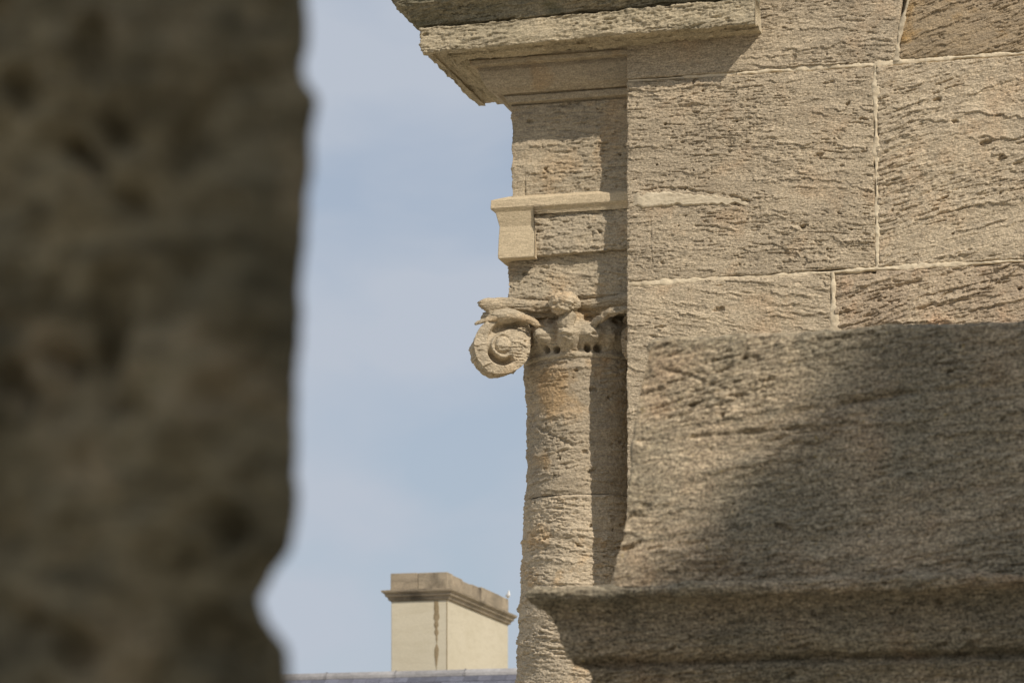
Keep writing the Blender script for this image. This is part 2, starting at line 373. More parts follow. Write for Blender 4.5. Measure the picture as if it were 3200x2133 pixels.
panel('stone_block', [(2600, 847), (3420, 800), (3420, 1450), (2609, 1490)], W, M_wall_p, wall, seed=25, ang=10, wob=0.006, edge=0.014, relief_kw=dict(amp=1.35, size=1.35, ledge=1.4),
      extra=both(crack([(2850, 975), (2920, 950), (2955, 915), (2990, 905), (3020, 925)], 0.008, 0.016), crack([(2760, 905), (2900, 870), (3050, 830)], 0.012, 0.015), holes([(2720, 985, 0.03, 0.02, 0.02), (3110, 880, 0.03, 0.015, 0.015)])))
panel('stone_block', [(1954, 1521), (2800, 1475), (2800, 2200), (1954, 2230)], W, M_wall, wall, seed=31, ang=5, step=0.006)
panel('stone_block', [(2800, 1475), (3420, 1445), (3420, 2180), (2800, 2200)], W, M_wall, wall, seed=33, ang=-5, step=0.012)
# mortar: a bed a little behind the faces, pressed unevenly into the joints
def mortar(name, pts, wid, seed, out=0.0):
    q = np.array([at(a, b, W - 0.001) for a, b in pts]); q = resample(q, 0.006)
    t = np.gradient(q, axis=0); t /= np.linalg.norm(t, axis=1)[:, None]; n = np.stack([-t[:, 2], 0 * t[:, 0], t[:, 0]], -1)
    a = np.linspace(-1, 1, 9)
    wv = wid * np.clip(1.0 + 1.3 * fbm(q[:, 0] * 7, seed, q[:, 2] * 7, 3), 0.5, 3.0) * 1.25
    P = q[:, None] + n[:, None] * (a[None, :, None] * wv[:, None, None] * 2.2)
    lo = 0.004 * noise(q[:, 0] * 4 + seed, seed, q[:, 2] * 4)[:, None]
    P[..., 1] = W + 0.0028 - out + 1.5 * lo + 0.006 * fbm(P[..., 0] * 25, seed, P[..., 2] * 25, 3) + 0.022 * np.abs(a)[None, :] ** 4
    P[0, :, 1] += 0.0
    return grid(name, P, M_mort, wall, flip=False)
mortar('mortar_joint', [(1962, 252), (2235, 233), (2300, 229)], 0.004, 11, -0.007)
mortar('mortar_joint', [(2302, 229), (2436, 217), (2734, 199), (2838, 191), (3038, 175), (3420, 150)], 0.006, 1, 0.0)
mortar('mortar_joint', [(2858, -330), (2845, -60), (2838, 0), (2817, 80), (2803, 150), (2802, 190)], 0.007, 2, 0.004)
mortar('mortar_joint', [(2734, 204), (2737, 402), (2740, 603), (2741, 834)], 0.007, 3, 0.002)
mortar('mortar_joint', [(1962, 887), (2302, 867), (2596, 850), (2740, 838), (2972, 825), (3420, 800)], 0.006, 4, 0.001)
mortar('mortar_joint', [(2601, 850), (2604, 930), (2607, 1200), (2609, 1490)], 0.009, 5, 0.004)
mortar('mortar_joint', [(1962, 1521), (2800, 1475), (3420, 1445)], 0.007, 6)
# pale filled patch
def patch():
    top = [(1974, 606), (2010, 600), (2080, 598), (2150, 606), (2240, 612), (2300, 622), (2345, 634)]
    bot = [(1974, 648), (2020, 651), (2080, 643), (2150, 641), (2230, 640), (2300, 637), (2345, 636)]
    x = np.linspace(1974, 2345, 150)
    tt = np.interp(x, *zip(*top)); bb = np.interp(x, *zip(*bot))
    v = np.linspace(0, 1, 24)
    P = np.zeros((150, 24, 3))
    for i in range(150):
        tw, bw = tt[i] + 8 * fbm(x[i] / 22, 0, 0, 3), bb[i] + 9 * fbm(x[i] / 26, 7, 0, 3)
        for j in range(24): P[i, j] = at(x[i], bw + (tw - bw) * v[j], W)
    e = np.minimum(np.minimum(v, 1 - v)[None, :] * 8, np.minimum(np.arange(150), 149 - np.arange(150))[:, None] / 8.0)
    P[..., 1] = W - 0.014 * np.clip(e, 0, 1) ** 0.5 + 0.006 + 0.0025 * fbm(P[..., 0] * 30, 4, P[..., 2] * 60, 3)
    return grid('mortar_patch', P, M_mort, wall)
tag(patch(), 'long pale mortar fill across the left edge of the big block')
core = boxm('wall_core', JB + 0.03, 6.0, W + 0.06, W + 0.55, 0, at(1954, -420, W)[2], M_mort, wall)

# ------------------------------------------------------------------ the entablature of the order
YF = W + 0.145; XF = at(1600, 450, YF)[0]
ent = thing('entablature', (XF, YF, at(1600, 930, YF)[2]), 'weathered stone entablature with jutting cornice above the scrolled column capital', 'entablature')
XR = JB + 0.25
YB = W + 0.87
def prof(lst):
    out = []
    for px, py, Y in lst:
        p = at(px, py, Y); out.append((YF - Y, XF - p[0], p[2]))
    return out
# crown: soffit, corona, cyma
Xend = at(2360, 60, W - 0.17)[0]
pc = prof([(1464, 187, W + 0.01), (1400, 176, W - 0.07), (1392, 166, W - 0.08), (1352, 160, W - 0.135), (1350, 166, W - 0.14), (1322, 161, W - 0.168), (1313, 145, W - 0.175), (1313, 118, W - 0.172), (1315, 97, W - 0.17), (1311, 86, W - 0.172)])
pc.append((0.2, 0.2, pc[-1][2] + 0.004))
sweep('corona', pc, Xend, XF, YF, YB, M_corn, ent, seed=41, relief_kw=dict(amp=1.4, ang=4), drop=0.012,
      extra=lambda P: 0.008 * fbm(P[..., 0] * 6, P[..., 1] * 6, P[..., 2] * 12, 2))
pq = prof([(1340, 84, W - 0.13), (1302, 79, W - 0.155), (1290, 66, W - 0.165), (1276, 46, W - 0.185), (1258, 30, W - 0.20), (1240, 17, W - 0.225), (1222, 0, W - 0.245), (1196, -28, W - 0.28), (1180, -60, W - 0.3), (1172, -100, W - 0.3), (1175, -150, W - 0.3)])
ztop = pq[-1][2]
pq = [(0.1, 0.1, pq[0][2] - 0.002)] + pq + [(0.10, 0.10, ztop + 0.06)]
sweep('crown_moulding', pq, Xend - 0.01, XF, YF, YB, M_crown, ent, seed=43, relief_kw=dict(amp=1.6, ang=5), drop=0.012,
      extra=lambda P: 0.012 * fbm(P[..., 0] * 5, P[..., 1] * 5, P[..., 2] * 14, 3))
# upper fill so the cornice is solid above
boxm('cornice_core', XF - 0.05, XR + 0.2, YF - 0.1, YB - 0.1, at(1464, 187, W)[2] + 0.01, ztop + 0.03, M_corn, ent)
pb = prof([(1600, 338, W + 0.160), (1597, 330, W + 0.150), (1584, 322, W + 0.120), (1577, 303, W + 0.112), (1571, 300, W + 0.124), (1566, 298, W + 0.118), (1552, 297, W + 0.10), (1537, 287, W + 0.082), (1522, 275, W + 0.065), (1510, 258, W + 0.05),
           (1501, 240, W + 0.04), (1496, 224, W + 0.035), (1488, 213, W + 0.045), (1470, 205, W + 0.010), (1467, 192, W + 0.008), (1466, 188, W + 0.02), (1464, 180, W + 0.012)])
sweep('bed_mould', pb, XR, XF, YF, YB, M_order, ent, seed=44, relief_kw=dict(amp=0.35, pits=0.4))
def P0(px, py, Y): return at(px, py, Y)[2]
zf1, zf0 = P0(1600, 334, YF), P0(1600, 622, YF)
sweep('frieze', [(-0.012, -0.012, zf0 - 0.01), (0, 0, zf0 + 0.008), (0, 0, (zf0 + zf1) / 2), (0, 0, zf1)], XR, XF, YF, YB, M_order, ent, seed=47, relief_kw=dict(amp=1.15, ang=3),
      extra=both(lambda P: 0.006 * fbm(P[..., 0] * 5, P[..., 1] * 5, P[..., 2] * 9, 2), crack([(1641, 548), (1639, 616)], 0.004, 0.006, YF), crack([(1641, 548), (1720, 540)], 0.004, 0.006, YF)))
# band (taenia)
pt = prof([(1556, 676, W + 0.115), (1549, 664, W + 0.107), (1535, 655, W + 0.095), (1533, 652, W + 0.092), (1533, 640, W + 0.092), (1534, 626, W + 0.094), (1548, 622, W + 0.12), (1602, 612, W + 0.165)])
tag(sweep('band', pt, XR, XF, YF, YB, M_new, ent, seed=50, relief_kw=dict(amp=0.4, pits=0.25)), 'smooth projecting string band of paler replaced stone')
# new corner piece under the band
x0, x1 = at(1558, 740, W + 0.085)[0], at(1671, 740, W + 0.085)[0]
z0, z1 = P0(1560, 809, W + 0.085), P0(1556, 668, W + 0.1)
pn = [(0.0, 0.0, z0), (0.003, 0.003, z0 + 0.004), (0.0, 0.0, z0 + 0.10), (-0.004, -0.004, z0 + 0.16), (0.004, 0.003, z0 + 0.19), (0.014, 0.012, z1 + 0.0), (0.028, 0.03, z1 + 0.02)]
tag(sweep('corner_stone', [(-0.06, -0.05, z0)] + pn, x1, x0, W + 0.085, YB, M_new, ent, seed=52, relief_kw=dict(amp=0.2, pits=0.15)), 'smooth pale replacement stone at the corner below the band')
# rough upper fascia
zu0, zu1 = P0(1681, 797, W + 0.125), P0(1681, 655, W + 0.125)
sweep('fascia', [(-0.05, -0.05, zu0), (0.002, 0.0, zu0 + 0.002), (0, 0, (zu0 + zu1) / 2), (0, 0, zu1 - 0.012), (0.006, 0.0, zu1), (0.02, 0, zu1 + 0.02)], XR, at(1640, 740, W + 0.125)[0], W + 0.125, YB, M_order, ent, seed=55,
      relief_kw=dict(amp=1.6, ang=-5), extra=holes([(1841, 712, 0.008, 0.01, 0.02), (1852, 730, 0.006, 0.02, 0.015)], W + 0.125))
zl0, zl1 = P0(1589, 936, W + 0.16), P0(1589, 800, W + 0.16)
sweep('fascia', [(-0.03, -0.03, zl0 - 0.02), (0, 0, zl0), (0, 0, (zl0 + zl1) / 2), (0, 0, zl1 + 0.01)], XR, at(1589, 870, W + 0.16)[0], W + 0.16, YB, M_order, ent, seed=58,
      relief_kw=dict(amp=1.3, ang=-10), extra=lambda P: 0.005 * fbm(P[..., 0] * 6, P[..., 1] * 6, P[..., 2] * 9, 2))
boxm('entablature_core', XF + 0.05, XR + 0.2, YF + 0.06, YB - 0.03, zl0 - 0.01, at(1464, 187, W)[2] + 0.02, M_order, ent)

# ------------------------------------------------------------------ the column
YA = W + 0.475
XA = at(1825, 1100, YA)[0]
colm = thing('column', (XA, YA, 0), 'engaged limestone column with scrolled capital at the wall corner', 'column')
SIL = [(1668, 1118), (1640, 1150), (1636, 1180), (1641, 1209), (1645, 1257), (1647, 1330), (1646, 1402), (1643, 1554), (1640, 1599), (1634, 1672), (1631, 1757), (1626, 1847), (1620, 1954), (1616, 2066), (1613, 2200), (1612, 2500)]
axpx = 1825.0
def Rz_tab():
    zs, rs = [], []
    for px, py in SIL:
        d = YA / math.cos(TH) ; sc = FPX / (math.hypot(XA, YA) * math.cos(math.atan2(-XA, YA) - TH))
        zs.append(at(axpx, py, YA)[2]); rs.append((axpx - px) / sc)
    zs, rs = np.array(zs)[::-1], np.array(rs)[::-1]
    return zs, rs
ZS, RS = Rz_tab()
def drum(name, za, zb, seed, step=0.0042, ang=0, amp=1.3, extra=None, rf=None):
    vdir = math.atan2(-XA, -YA)             # angle (from x towards y) is not needed exactly: dense in front, coarse behind
    a1 = np.linspace(-110, 110, int(0.62 * 3.14 / step * 0.62))     # degrees about the front (-y)
    a2 = np.linspace(110, 250, 30)[1:-1]
    a = np.radians(np.concatenate([a1, a2]))
    z = seg(zb, za, step)
    R = np.interp(z, ZS, RS) if rf is None else rf(z)
    P = np.zeros((len(z), len(a), 3))
    P[..., 0] = XA + R[:, None] * np.sin(a)[None, :]; P[..., 1] = YA - R[:, None] * np.cos(a)[None, :]; P[..., 2] = z[:, None]
    N = np.zeros_like(P); N[..., 0] = np.sin(a)[None, :]; N[..., 1] = -np.cos(a)[None, :]
    h = relief(P, seed=seed, ang=ang, amp=amp)
    e = np.minimum(z - zb, za - z)[:, None]
    h = h - 0.007 * np.exp(-np.abs(e) / 0.006) * (1 + noise(P[..., 0] * 15, P[..., 1] * 15, seed))
    h = h + 0.006 * fbm(P[..., 0] * 5, P[..., 1] * 5, P[..., 2] * 8 + seed, 2)
    if extra is not None: h = h + extra(P)
    P = P + N * h[..., None]
    return grid(name, P, M_col, colm, wrap=True, flip=True, caps=(0, -1))
zj = at(1790, 1543, YA - 0.29)[2]
zn = at(1775, 1120, YA - 0.30)[2]
gouge = lambda P: crack([(1655, 1300), (1690, 1345), (1760, 1375), (1800, 1395), (1838, 1418)], 0.012, 0.016, YA - 0.26)(P) - gauss(P, 1668, 1315, YA - 0.15, 0.03, 0.06, 0.012)
drum('shaft_drum', zn + 0.02, zj + 0.0015, 61, extra=gouge, ang=4)
drum('shaft_drum', zj - 0.0015, at(1790, 2250, YA - 0.3)[2], 67, ang=-6, amp=1.5)
def lower(z): return np.full_like(z, RS[0])
drum('shaft_drum', at(1790, 2252, YA - 0.3)[2], 0.0, 69, step=0.02, rf=lower)

# capital: bell with egg carving, then abacus, scrolls and flower as its pieces
zb0 = zn - 0.03
def angz(px, py, R):                 # a point of the bell seen at a pixel
    best = None
    for a in np.linspace(-80, 80, 321):
        r = math.radians(a); p = np.array([XA + R * math.sin(r), YA - R * math.cos(r)])
        dpt = p @ FW[:2]; xx = 1600 + FPX * (p @ RT[:2]) / dpt
        if best is None or abs(xx - px) < best[0]: best = (abs(xx - px), a, EYE + (HOR - py) * dpt / FPX)
    return best[1], best[2]
def capital():
    zt = at(1760, 955, YA - 0.3)[2]
    step = 0.0035
    z = seg(zb0, zt, step)
    kz = [(1165, .293), (1150, .296), (1128, .292), (1119, .300), (1112, .311), (1104, .311), (1098, .302), (1090, .303), (1070, .320), (1045, .335), (1020, .335), (1000, .31), (985, .29), (955, .29)]
    zz = np.array([at(1775, y, YA - r)[2] for y, r in kz]); rr = np.array([r for y, r in kz])
    R = np.interp(z, zz, rr)
    a1 = np.linspace(-100, 100, 330); a2 = np.linspace(100, 260, 30)[1:-1]; ad = np.concatenate([a1, a2]); a = np.radians(ad)
    P = np.zeros((len(z), len(a), 3)); N = np.zeros_like(P)
    P[..., 0] = XA + R[:, None] * np.sin(a); P[..., 1] = YA - R[:, None] * np.cos(a); P[..., 2] = z[:, None]
    N[..., 0] = np.sin(a)[None]; N[..., 1] = -np.cos(a)[None]
    h = relief(P, seed=73, amp=1.0) + 0.004 * fbm(P[..., 0] * 12, P[..., 1] * 12, P[..., 2] * 14, 2)
    RR = 0.33
    def feat(px, py, wa, wz, d, hard=False):
        a0, zc = angz(px, py, RR)
        q = ((ad[None, :] - a0) / wa) ** 2 + ((z[:, None] - zc) / wz) ** 2
        q = q + 0.25 * noise(P[..., 0] * 40, P[..., 1] * 40, P[..., 2] * 40)
        return d * (1 - sstep(0.35, 1.35, q)) if hard else d * np.exp(-q)
    # egg under the flower and its neighbours
    h = h + feat(1779, 1056, 9.5, 0.055, 0.055) + feat(1775, 1010, 8, 0.05, 0.03)
    h = h + feat(1700, 1048, 6.5, 0.045, 0.065) + feat(1668, 1040, 6.0, 0.05, 0.02) + feat(1850, 1044, 9.0, 0.045, 0.04) + feat(1905, 1050, 7, 0.06, 0.025)
    h = h - feat(1738, 1035, 3.0, 0.06, 0.030) - feat(1812, 1060, 3.0, 0.05, 0.020)
    for px, py, wa, wz, d in ((1700, 1088, 3.4, 0.022, 0.06), (1733, 1090, 3.4, 0.018, 0.06), (1838, 1084, 3.3, 0.021, 0.06), (1873, 1085, 4.2, 0.021, 0.06),
                              (1692, 1053, 1.6, 0.010, 0.018), (1854, 1047, 2.6, 0.009, 0.014), (1846, 990, 7.0, 0.022, 0.035), (1930, 1003, 4.0, 0.016, 0.04), (1715, 990, 5.0, 0.03, 0.03)):
        h = h - feat(px, py, wa, wz, d, True)
    P = P + N * h[..., None]
    o = grid('capital', P, M_order, colm, wrap=True, flip=True, caps=(0, -1))
    return o
cap = capital()
# abacus: four hollow sides between jutting horns
def abacus():
    q, d0, tr = 0.448, 0.315, 0.045
    pts = []
    for k in range(4):
        t = np.linspace(-1, 1, 150)
        x = t * (q - tr / 2) ; y = -(d0 + (q - tr / 2 - d0 + tr / 2) * np.abs(t) ** 2.2)
        side = np.stack([x, y], -1)
        c, s = math.cos(k * math.pi / 2), math.sin(k * math.pi / 2)
        pts.append(side @ np.array([[c, s], [-s, c]]))
    pl = np.concatenate(pts); L = np.linalg.norm(pl, axis=1)
    ztop = at(1490, 931, YA - 0.44)[2]
    zz = [(-0.082, 0.062), (-0.074, 0.055), (-0.060, 0.050), (-0.046, 0.020), (-0.034, 0.004), (-0.02, 0.0), (-0.006, 0.018), (0.0, 0.035), (0.012, 0.10)]
    pr = resample(zz, 0.0035)
    P = np.zeros((len(pr), len(pl), 3))
    for i, (dz, ins) in enumerate(pr):
        f = (L - ins) / L
        P[i, :, 0] = XA + pl[:, 0] * f; P[i, :, 1] = YA + pl[:, 1] * f; P[i, :, 2] = ztop + dz
    N = gnormals(P, True)
    h = relief(P, seed=77, amp=1.3, ang=3) + 0.008 * fbm(P[..., 0] * 9, P[..., 1] * 9, P[..., 2] * 9, 2)
    P = P + N * h[..., None]
    P = P[:, ::-1]
    return grid('abacus', P, M_order, cap, wrap=True, caps=(0, -1))
abacus()
def volute(side):
    al = math.radians(22)
    C = at(1574, 1078, YA - 0.375); C = C if side < 0 else np.array([2 * XA - C[0] + 0.07, C[1] + 0.02, C[2]])
    rt = np.array([math.cos(al), math.sin(al), 0]); nn = np.array([math.sin(al), -math.cos(al), 0]); up = np.array([0, 0, 1.0])
    if side > 0: rt = rt * np.array([-1, 1, 1]); nn = nn * np.array([-1, 1, 1])
    phi = np.linspace(0, 360, 400, endpoint=False)      # from the top, towards the outer side
    pt = [0, 25, 45, 90, 135, 165, 180, 225, 270, 290, 305, 320, 335, 350, 360]
    Rt = [.142, .140, .146, .150, .150, .150, .140, .138, .135, .145, .165, .175, .168, .15, .142]
    R = np.interp(phi, pt, Rt)
    rho = np.linspace(0.01, 1, 60)
    ph = np.radians(phi)[None, :]; rr = rho[:, None] * R[None, :]
    # the groove of the scroll
    g1 = np.interp(phi, [0, 45, 90, 135, 180, 210, 300, 330, 360], [.094, .078, .074, .080, .084, .078, .155, .122, .094])
    m1 = np.interp(phi, [0, 30, 60, 90, 112, 130, 190, 206, 218, 285, 305, 330, 360], [1, .8, .4, .25, .6, 1.25, 1.3, .9, .0, .0, .6, 1, 1])
    w1 = np.interp(phi, [0, 90, 150, 200, 300, 360], [.026, .009, .017, .015, .022, .026])
    h = -0.050 * m1 * np.exp(-((rr - g1) / w1) ** 4)
    m2 = np.interp(phi, [0, 40, 80, 180, 225, 250, 360], [.5, .8, 1.2, 1.5, 1.2, .4, .5])
    r2 = np.interp(phi, [0, 90, 180, 270, 360], [.044, .046, .040, .034, .044])
    h = h - 0.014 * m2 * np.exp(-((rr - r2) / 0.0075) ** 2) + 0.004 * np.exp(-(rr / 0.018) ** 4)
    h = h + 0.012 * (1 - (rr / 0.15) ** 2)
    x = -np.sin(ph) * rr; z = np.cos(ph) * rr
    F = C + rt * x[..., None] + up * z[..., None]
    hh = h + relief(F, seed=81 + side, amp=1.0) + 0.006 * fbm(F[..., 0] * 16, F[..., 1] * 16, F[..., 2] * 16, 2)
    F = F + nn * hh[..., None]
    # rim running back
    k = np.linspace(0, 1, 36)[1:]
    rim = C + rt * ((-np.sin(ph[0]) * R)[None, :, None] * (1 - 0.10 * k[:, None, None])) + up * ((np.cos(ph[0]) * R)[None, :, None] * (1 - 0.10 * k[:, None, None])) - nn * (0.15 * k)[:, None, None]
    kk = np.minimum(k * 3, 1)[:, None, None]; lf = np.clip(np.sin(ph[0] - 0.5), 0, 1)[None, :, None]
    rim = rim + kk * lf * (-rt * 0.020 - up * 0.008)
    nr = rt * (-np.sin(ph[0]))[:, None] + up * np.cos(ph[0])[:, None]
    rh = relief(rim, seed=85, amp=1.2) - 0.010 * np.sin(k * math.pi)[:, None] + 0.005 * fbm(rim[..., 0] * 20, rim[..., 1] * 20, rim[..., 2] * 20, 2)
    rim = rim + nr[None] * rh[..., None]
    rim[0] += nr * -0.0015
    P = np.concatenate([F, rim], 0)
    return grid('volute', P, M_order, cap, wrap=True, flip=(side < 0), caps=(0, -1))
volute(-1); volute(1)
def band(side):
    pp = [(1482, 1014, -.41), (1505, 1003, -.405), (1550, 993, -.40), (1600, 986, -.39), (1640, 992, -.375), (1668, 1006, -.355), (1694, 1022, -.335), (1720, 1040, -.30)]
    pts = [at(a, b, YA + d) for a, b, d in pp]
    if side > 0: pts = [np.array([2 * XA - p[0], p[1], p[2]]) for p in pts]
    return tube('scroll_band', pts, [.007, .011, .015, .017, .018, .017, .015, .009], M_order, cap, seed=90 + side, squash=0.8, relief_kw=dict(amp=1.5))
band(-1); band(1)
# neck between scroll and abacus, small spur on the outer side
blob('scroll_neck', at(1568, 990, YA - 0.355), (0.110, 0.055, 0.038), M_order, cap, n=40, seed=91, lump=0.1)
blob('flower', at(1763, 948, YA - 0.365), (0.080, 0.060, 0.056), M_order, cap, n=64, seed=93, lump=0.26, lf=26, relief_kw=dict(amp=1.0, ang=-15))
blob('flower_stem', at(1773, 1002, YA - 0.345), (0.045, 0.04, 0.06), M_order, cap, n=44, seed=95, lump=0.25, lf=26)

# ------------------------------------------------------------------ nearer moulded block at lower right
MY = 8.0
ped = thing('moulded_pedestal', (at(2030, 1500, MY)[0], MY + 0.3, 0), 'dark lichened block on a projecting moulded cornice in the soft foreground', 'pedestal')
XD = at(2032, 1059, MY + 0.14)[0]; YD = MY + 0.14
def prof2(lst):
    return [(YD - Y, XD - at(px, py, Y)[0], at(px, py, Y)[2]) for px, py, Y in lst]
pd = prof2([(1912, 1835, MY + 0.075), (1917, 1811, MY + 0.08), (1929, 1736, MY + 0.09), (1943, 1685, MY + 0.10), (1957, 1616, MY + 0.112), (1962, 1553, MY + 0.118), (1969, 1495, MY + 0.122), (1977, 1409, MY + 0.128),
            (1986, 1317, MY + 0.133), (1995, 1237, MY + 0.137), (2018, 1139, MY + 0.14), (2030, 1068, MY + 0.141), (2036, 1060, MY + 0.15)])
pd.append((-0.15, -0.12, pd[-1][2] + 0.004)); pd.append((-0.35, -0.3, pd[-1][2] + 0.004))
XRM = at(3480, 1400, MY)[0]
k_near = dict(amp=1.15, size=0.85, ang=8)
sweep('block', pd, XRM, XD, YD, MY + 0.9, M_near, ped, seed=101, step=0.0034, relief_kw=k_near,
      extra=lambda P: 0.006 * fbm(P[..., 0] * 7, P[..., 1] * 7, P[..., 2] * 13, 3) + crack([(2450, 1292), (2620, 1262), (2850, 1225), (3150, 1200)], .012, .009, MY + .13)(P) + crack([(2330, 1345), (2700, 1335), (2900, 1350)], .008, .007, MY + .13)(P) + holes([(2018, 1580, .012, .012, .012), (1985, 1615, .02, .008, .01), (2280, 1790, .02, .01, .01), (2965, 1762, .02, .01, .012), (2330, 1648, .03, .004, .006)], MY + 0.12)(P)
      + crack([(2080, 1150), (2180, 1180), (2260, 1210)], .006, .006, MY + .13)(P) + crack([(2540, 1268), (2700, 1245), (2900, 1210)], .006, .008, MY + .13)(P) + crack([(1990, 1380), (2200, 1360), (2450, 1340), (2700, 1325)], .006, .006, MY + .13)(P))
pm = prof2([(1848, 2260, MY + 0.17), (1848, 2150, MY + 0.17), (1848, 2112, MY + 0.150), (1842, 2098, MY + 0.145), (1835, 2088, MY + 0.150), (1812, 2076, MY + 0.172), (1800, 2068, MY + 0.165), (1784, 2054, MY + 0.128),
            (1768, 2028, MY + 0.110), (1753, 1999, MY + 0.103), (1744, 1972, MY + 0.103), (1733, 1950, MY + 0.104), (1712, 1918, MY + 0.098), (1690, 1894, MY + 0.080), (1674, 1882, MY + 0.045), (1655, 1874, MY + 0.012), (1645, 1864, MY + 0.003), (1645, 1852, MY), (1655, 1840, MY + 0.004), (1672, 1835, MY + 0.016)])
pm.append((0.0, 0.0, pm[-1][2] + 0.003))
sweep('cornice', pm, XRM, XD, YD, MY + 0.9, M_near, ped, seed=104, step=0.0034, relief_kw=dict(amp=1.3, size=0.8, ang=2), extra=lambda P: 0.007 * fbm(P[..., 0] * 8, P[..., 1] * 8, P[..., 2] * 12, 3)
      + holes([(2940, 2010, .012, .01, .015), (2985, 2030, .01, .01, .015), (3035, 2012, .015, .012, .015), (3050, 2060, .014, .01, .015), (3020, 1968, .01, .01, .012)], MY + .1)(P))
boxm('base', at(1850, 2200, MY + 0.17)[0] + 0.01, XRM + 0.3, MY + 0.185, MY + 0.88, 0, at(1850, 2200, MY + 0.17)[2], M_near, ped)
boxm('core', XD + 0.06, XRM - 0.01, MY + 0.22, MY + 0.86, at(1850, 2250, MY + 0.17)[2], at(2036, 1075, MY + 0.15)[2], M_near, ped)

# ------------------------------------------------------------------ dark pier close to the camera, in the shade of the tall building at the right
PY = 1.5
EDGE = [(945, -200), (945, 0), (936, 177), (948, 235), (978, 292), (966, 370), (959, 449), (949, 585), (932, 816), (925, 979), (914, 1224), (911, 1605), (898, 1714), (843, 1782), (796, 1863), (830, 1945), (884, 2026), (894, 2081), (900, 2300)]
ze = np.array([at(px, py, PY)[2] for px, py in EDGE])[::-1]; xe = np.array([at(px, py, PY)[0] for px, py in EDGE])[::-1]
pier = thing('stone_pier', (-0.7, PY + 0.2, 0), 'very dark blurred rough stone pier filling the left third', 'pier')
def pier_face():
    zlo, zhi = ze[0] - 0.02, ze[-1] + 0.03
    z = np.concatenate([seg(0, zlo, 0.05)[:-1], seg(zlo, zhi, 0.0016), seg(zhi, 3.4, 0.05)[1:]])
    s = np.concatenate([seg(-0.9, -0.36, 0.03)[:-1], seg(-0.36, 0.0, 0.0016)])
    b = seg(0, 0.35, 0.012)[1:]
    X = np.interp(z, ze, xe) + 0.0022 * fbm(z * 45, 3, 0 * z, 3)
    P = np.zeros((len(z), len(s) + len(b), 3))
    P[:, :len(s), 0] = X[:, None] * 1.0 + s[None]; P[:, len(s):, 0] = X[:, None] - 0.004 - 0.62 * b[None]
    rnd = 0.02 * np.exp(s / 0.012)
    P[:, :len(s), 1] = PY - 0.012 + rnd[None] - 0.02 + 0.02; P[:, len(s):, 1] = PY + 0.008 + b[None]
    P[..., 2] = z[:, None]
    x, zz = P[..., 0], P[..., 2]
    h = 0.026 * fbm(x * 10 + 4, 2.2, zz * 9, 3) + 0.0042 * fbm(x * 34, 5, zz * 34, 3, .6)
    pit = noise(x * 26 + 9, 3, zz * 22); h = h - 0.016 * sstep(.25, .7, pit)
    pit = noise(x * 55 + 9, 7, zz * 48); h = h - 0.003 * sstep(.2, .5, pit)
    for px, py, r, d in ((285, 510, .006, .018), (115, 310, .009, .014), (395, 415, .008, .012), (455, 660, .007, .012), (720, 1650, .010, .014), (25, 1180, .008, .014), (200, 1120, .010, .012), (390, 1280, .010, .010), (260, 2040, .010, .014), (100, 1960, .012, .012), (690, 2010, .012, .012), (600, 840, .010, .008)):
        c = at(px, py, PY); h = h - 1.5 * d * np.exp(-(((x - c[0] + .007 * noise(x * 60, 1, zz * 60)) / (r * 1.3)) ** 2 + ((zz - c[2] + .5 * (x - c[0]) + .007 * noise(x * 60, 9, zz * 60)) / (r * .9)) ** 2))
    fade = np.concatenate([np.clip(-s / 0.015, 0.12, 1), np.full(len(b), 0.12)])[None]
    N = np.zeros_like(P); N[:, :len(s), 1] = -1; N[:, len(s):, 0] = 1; N[:, len(s) - 1] = (0.5, -0.85, 0)
    P = P + N * (h * fade)[..., None]
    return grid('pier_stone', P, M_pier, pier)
pier_face()
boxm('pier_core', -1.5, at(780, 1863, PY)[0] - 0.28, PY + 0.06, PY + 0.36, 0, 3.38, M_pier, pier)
# ------------------------------------------------------------------ house behind: chimney stack and slate roof
HY = 70.0
hx0, hx1 = at(1222, 1900, HY)[0], at(1397, 1900, HY)[0]
Lc = 0.069 / (1 - 0.069) * HY
house = thing('distant_house', (hx0, HY, 0), 'distant house with grey slate roof ridge and broad cream chimney stack', 'house')
chz0 = at(1397, 2200, HY)[2]; chz1 = at(1397, 1872, HY)[2]; chz2 = at(1397, 1840, HY)[2]; chz3 = at(1397, 1785, HY)[2]
chim = boxm('chimney', hx0, hx1, HY, HY + Lc, chz0, chz1 + 0.02, M_stucco, house, bev=0.02)
def ringmould(name, rows, mat, parent):
    "closed rectangular moulding round the stack; rows (outward, z)"
    P = []
    for o_, z in rows:
        P.append([(hx0 - o_, HY - o_, z), (hx1 + o_, HY - o_, z), (hx1 + o_, HY + Lc + o_, z), (hx0 - o_, HY + Lc + o_, z)])
    return grid(name, np.array(P), mat, parent, wrap=True, flip=True, caps=(0, -1), smooth=False)
hm = chz2 - chz1
ringmould('chimney_moulding', [(0.003, chz1 - 0.01), (0.05, chz1 + 0.02), (0.06, chz1 + 0.07), (0.11, chz1 + 0.10), (0.11, chz1 + 0.14), (0.17, chz2 - 0.04), (0.18, chz2), (0.0, chz2 + 0.03)], M_cap, chim)
n = 12
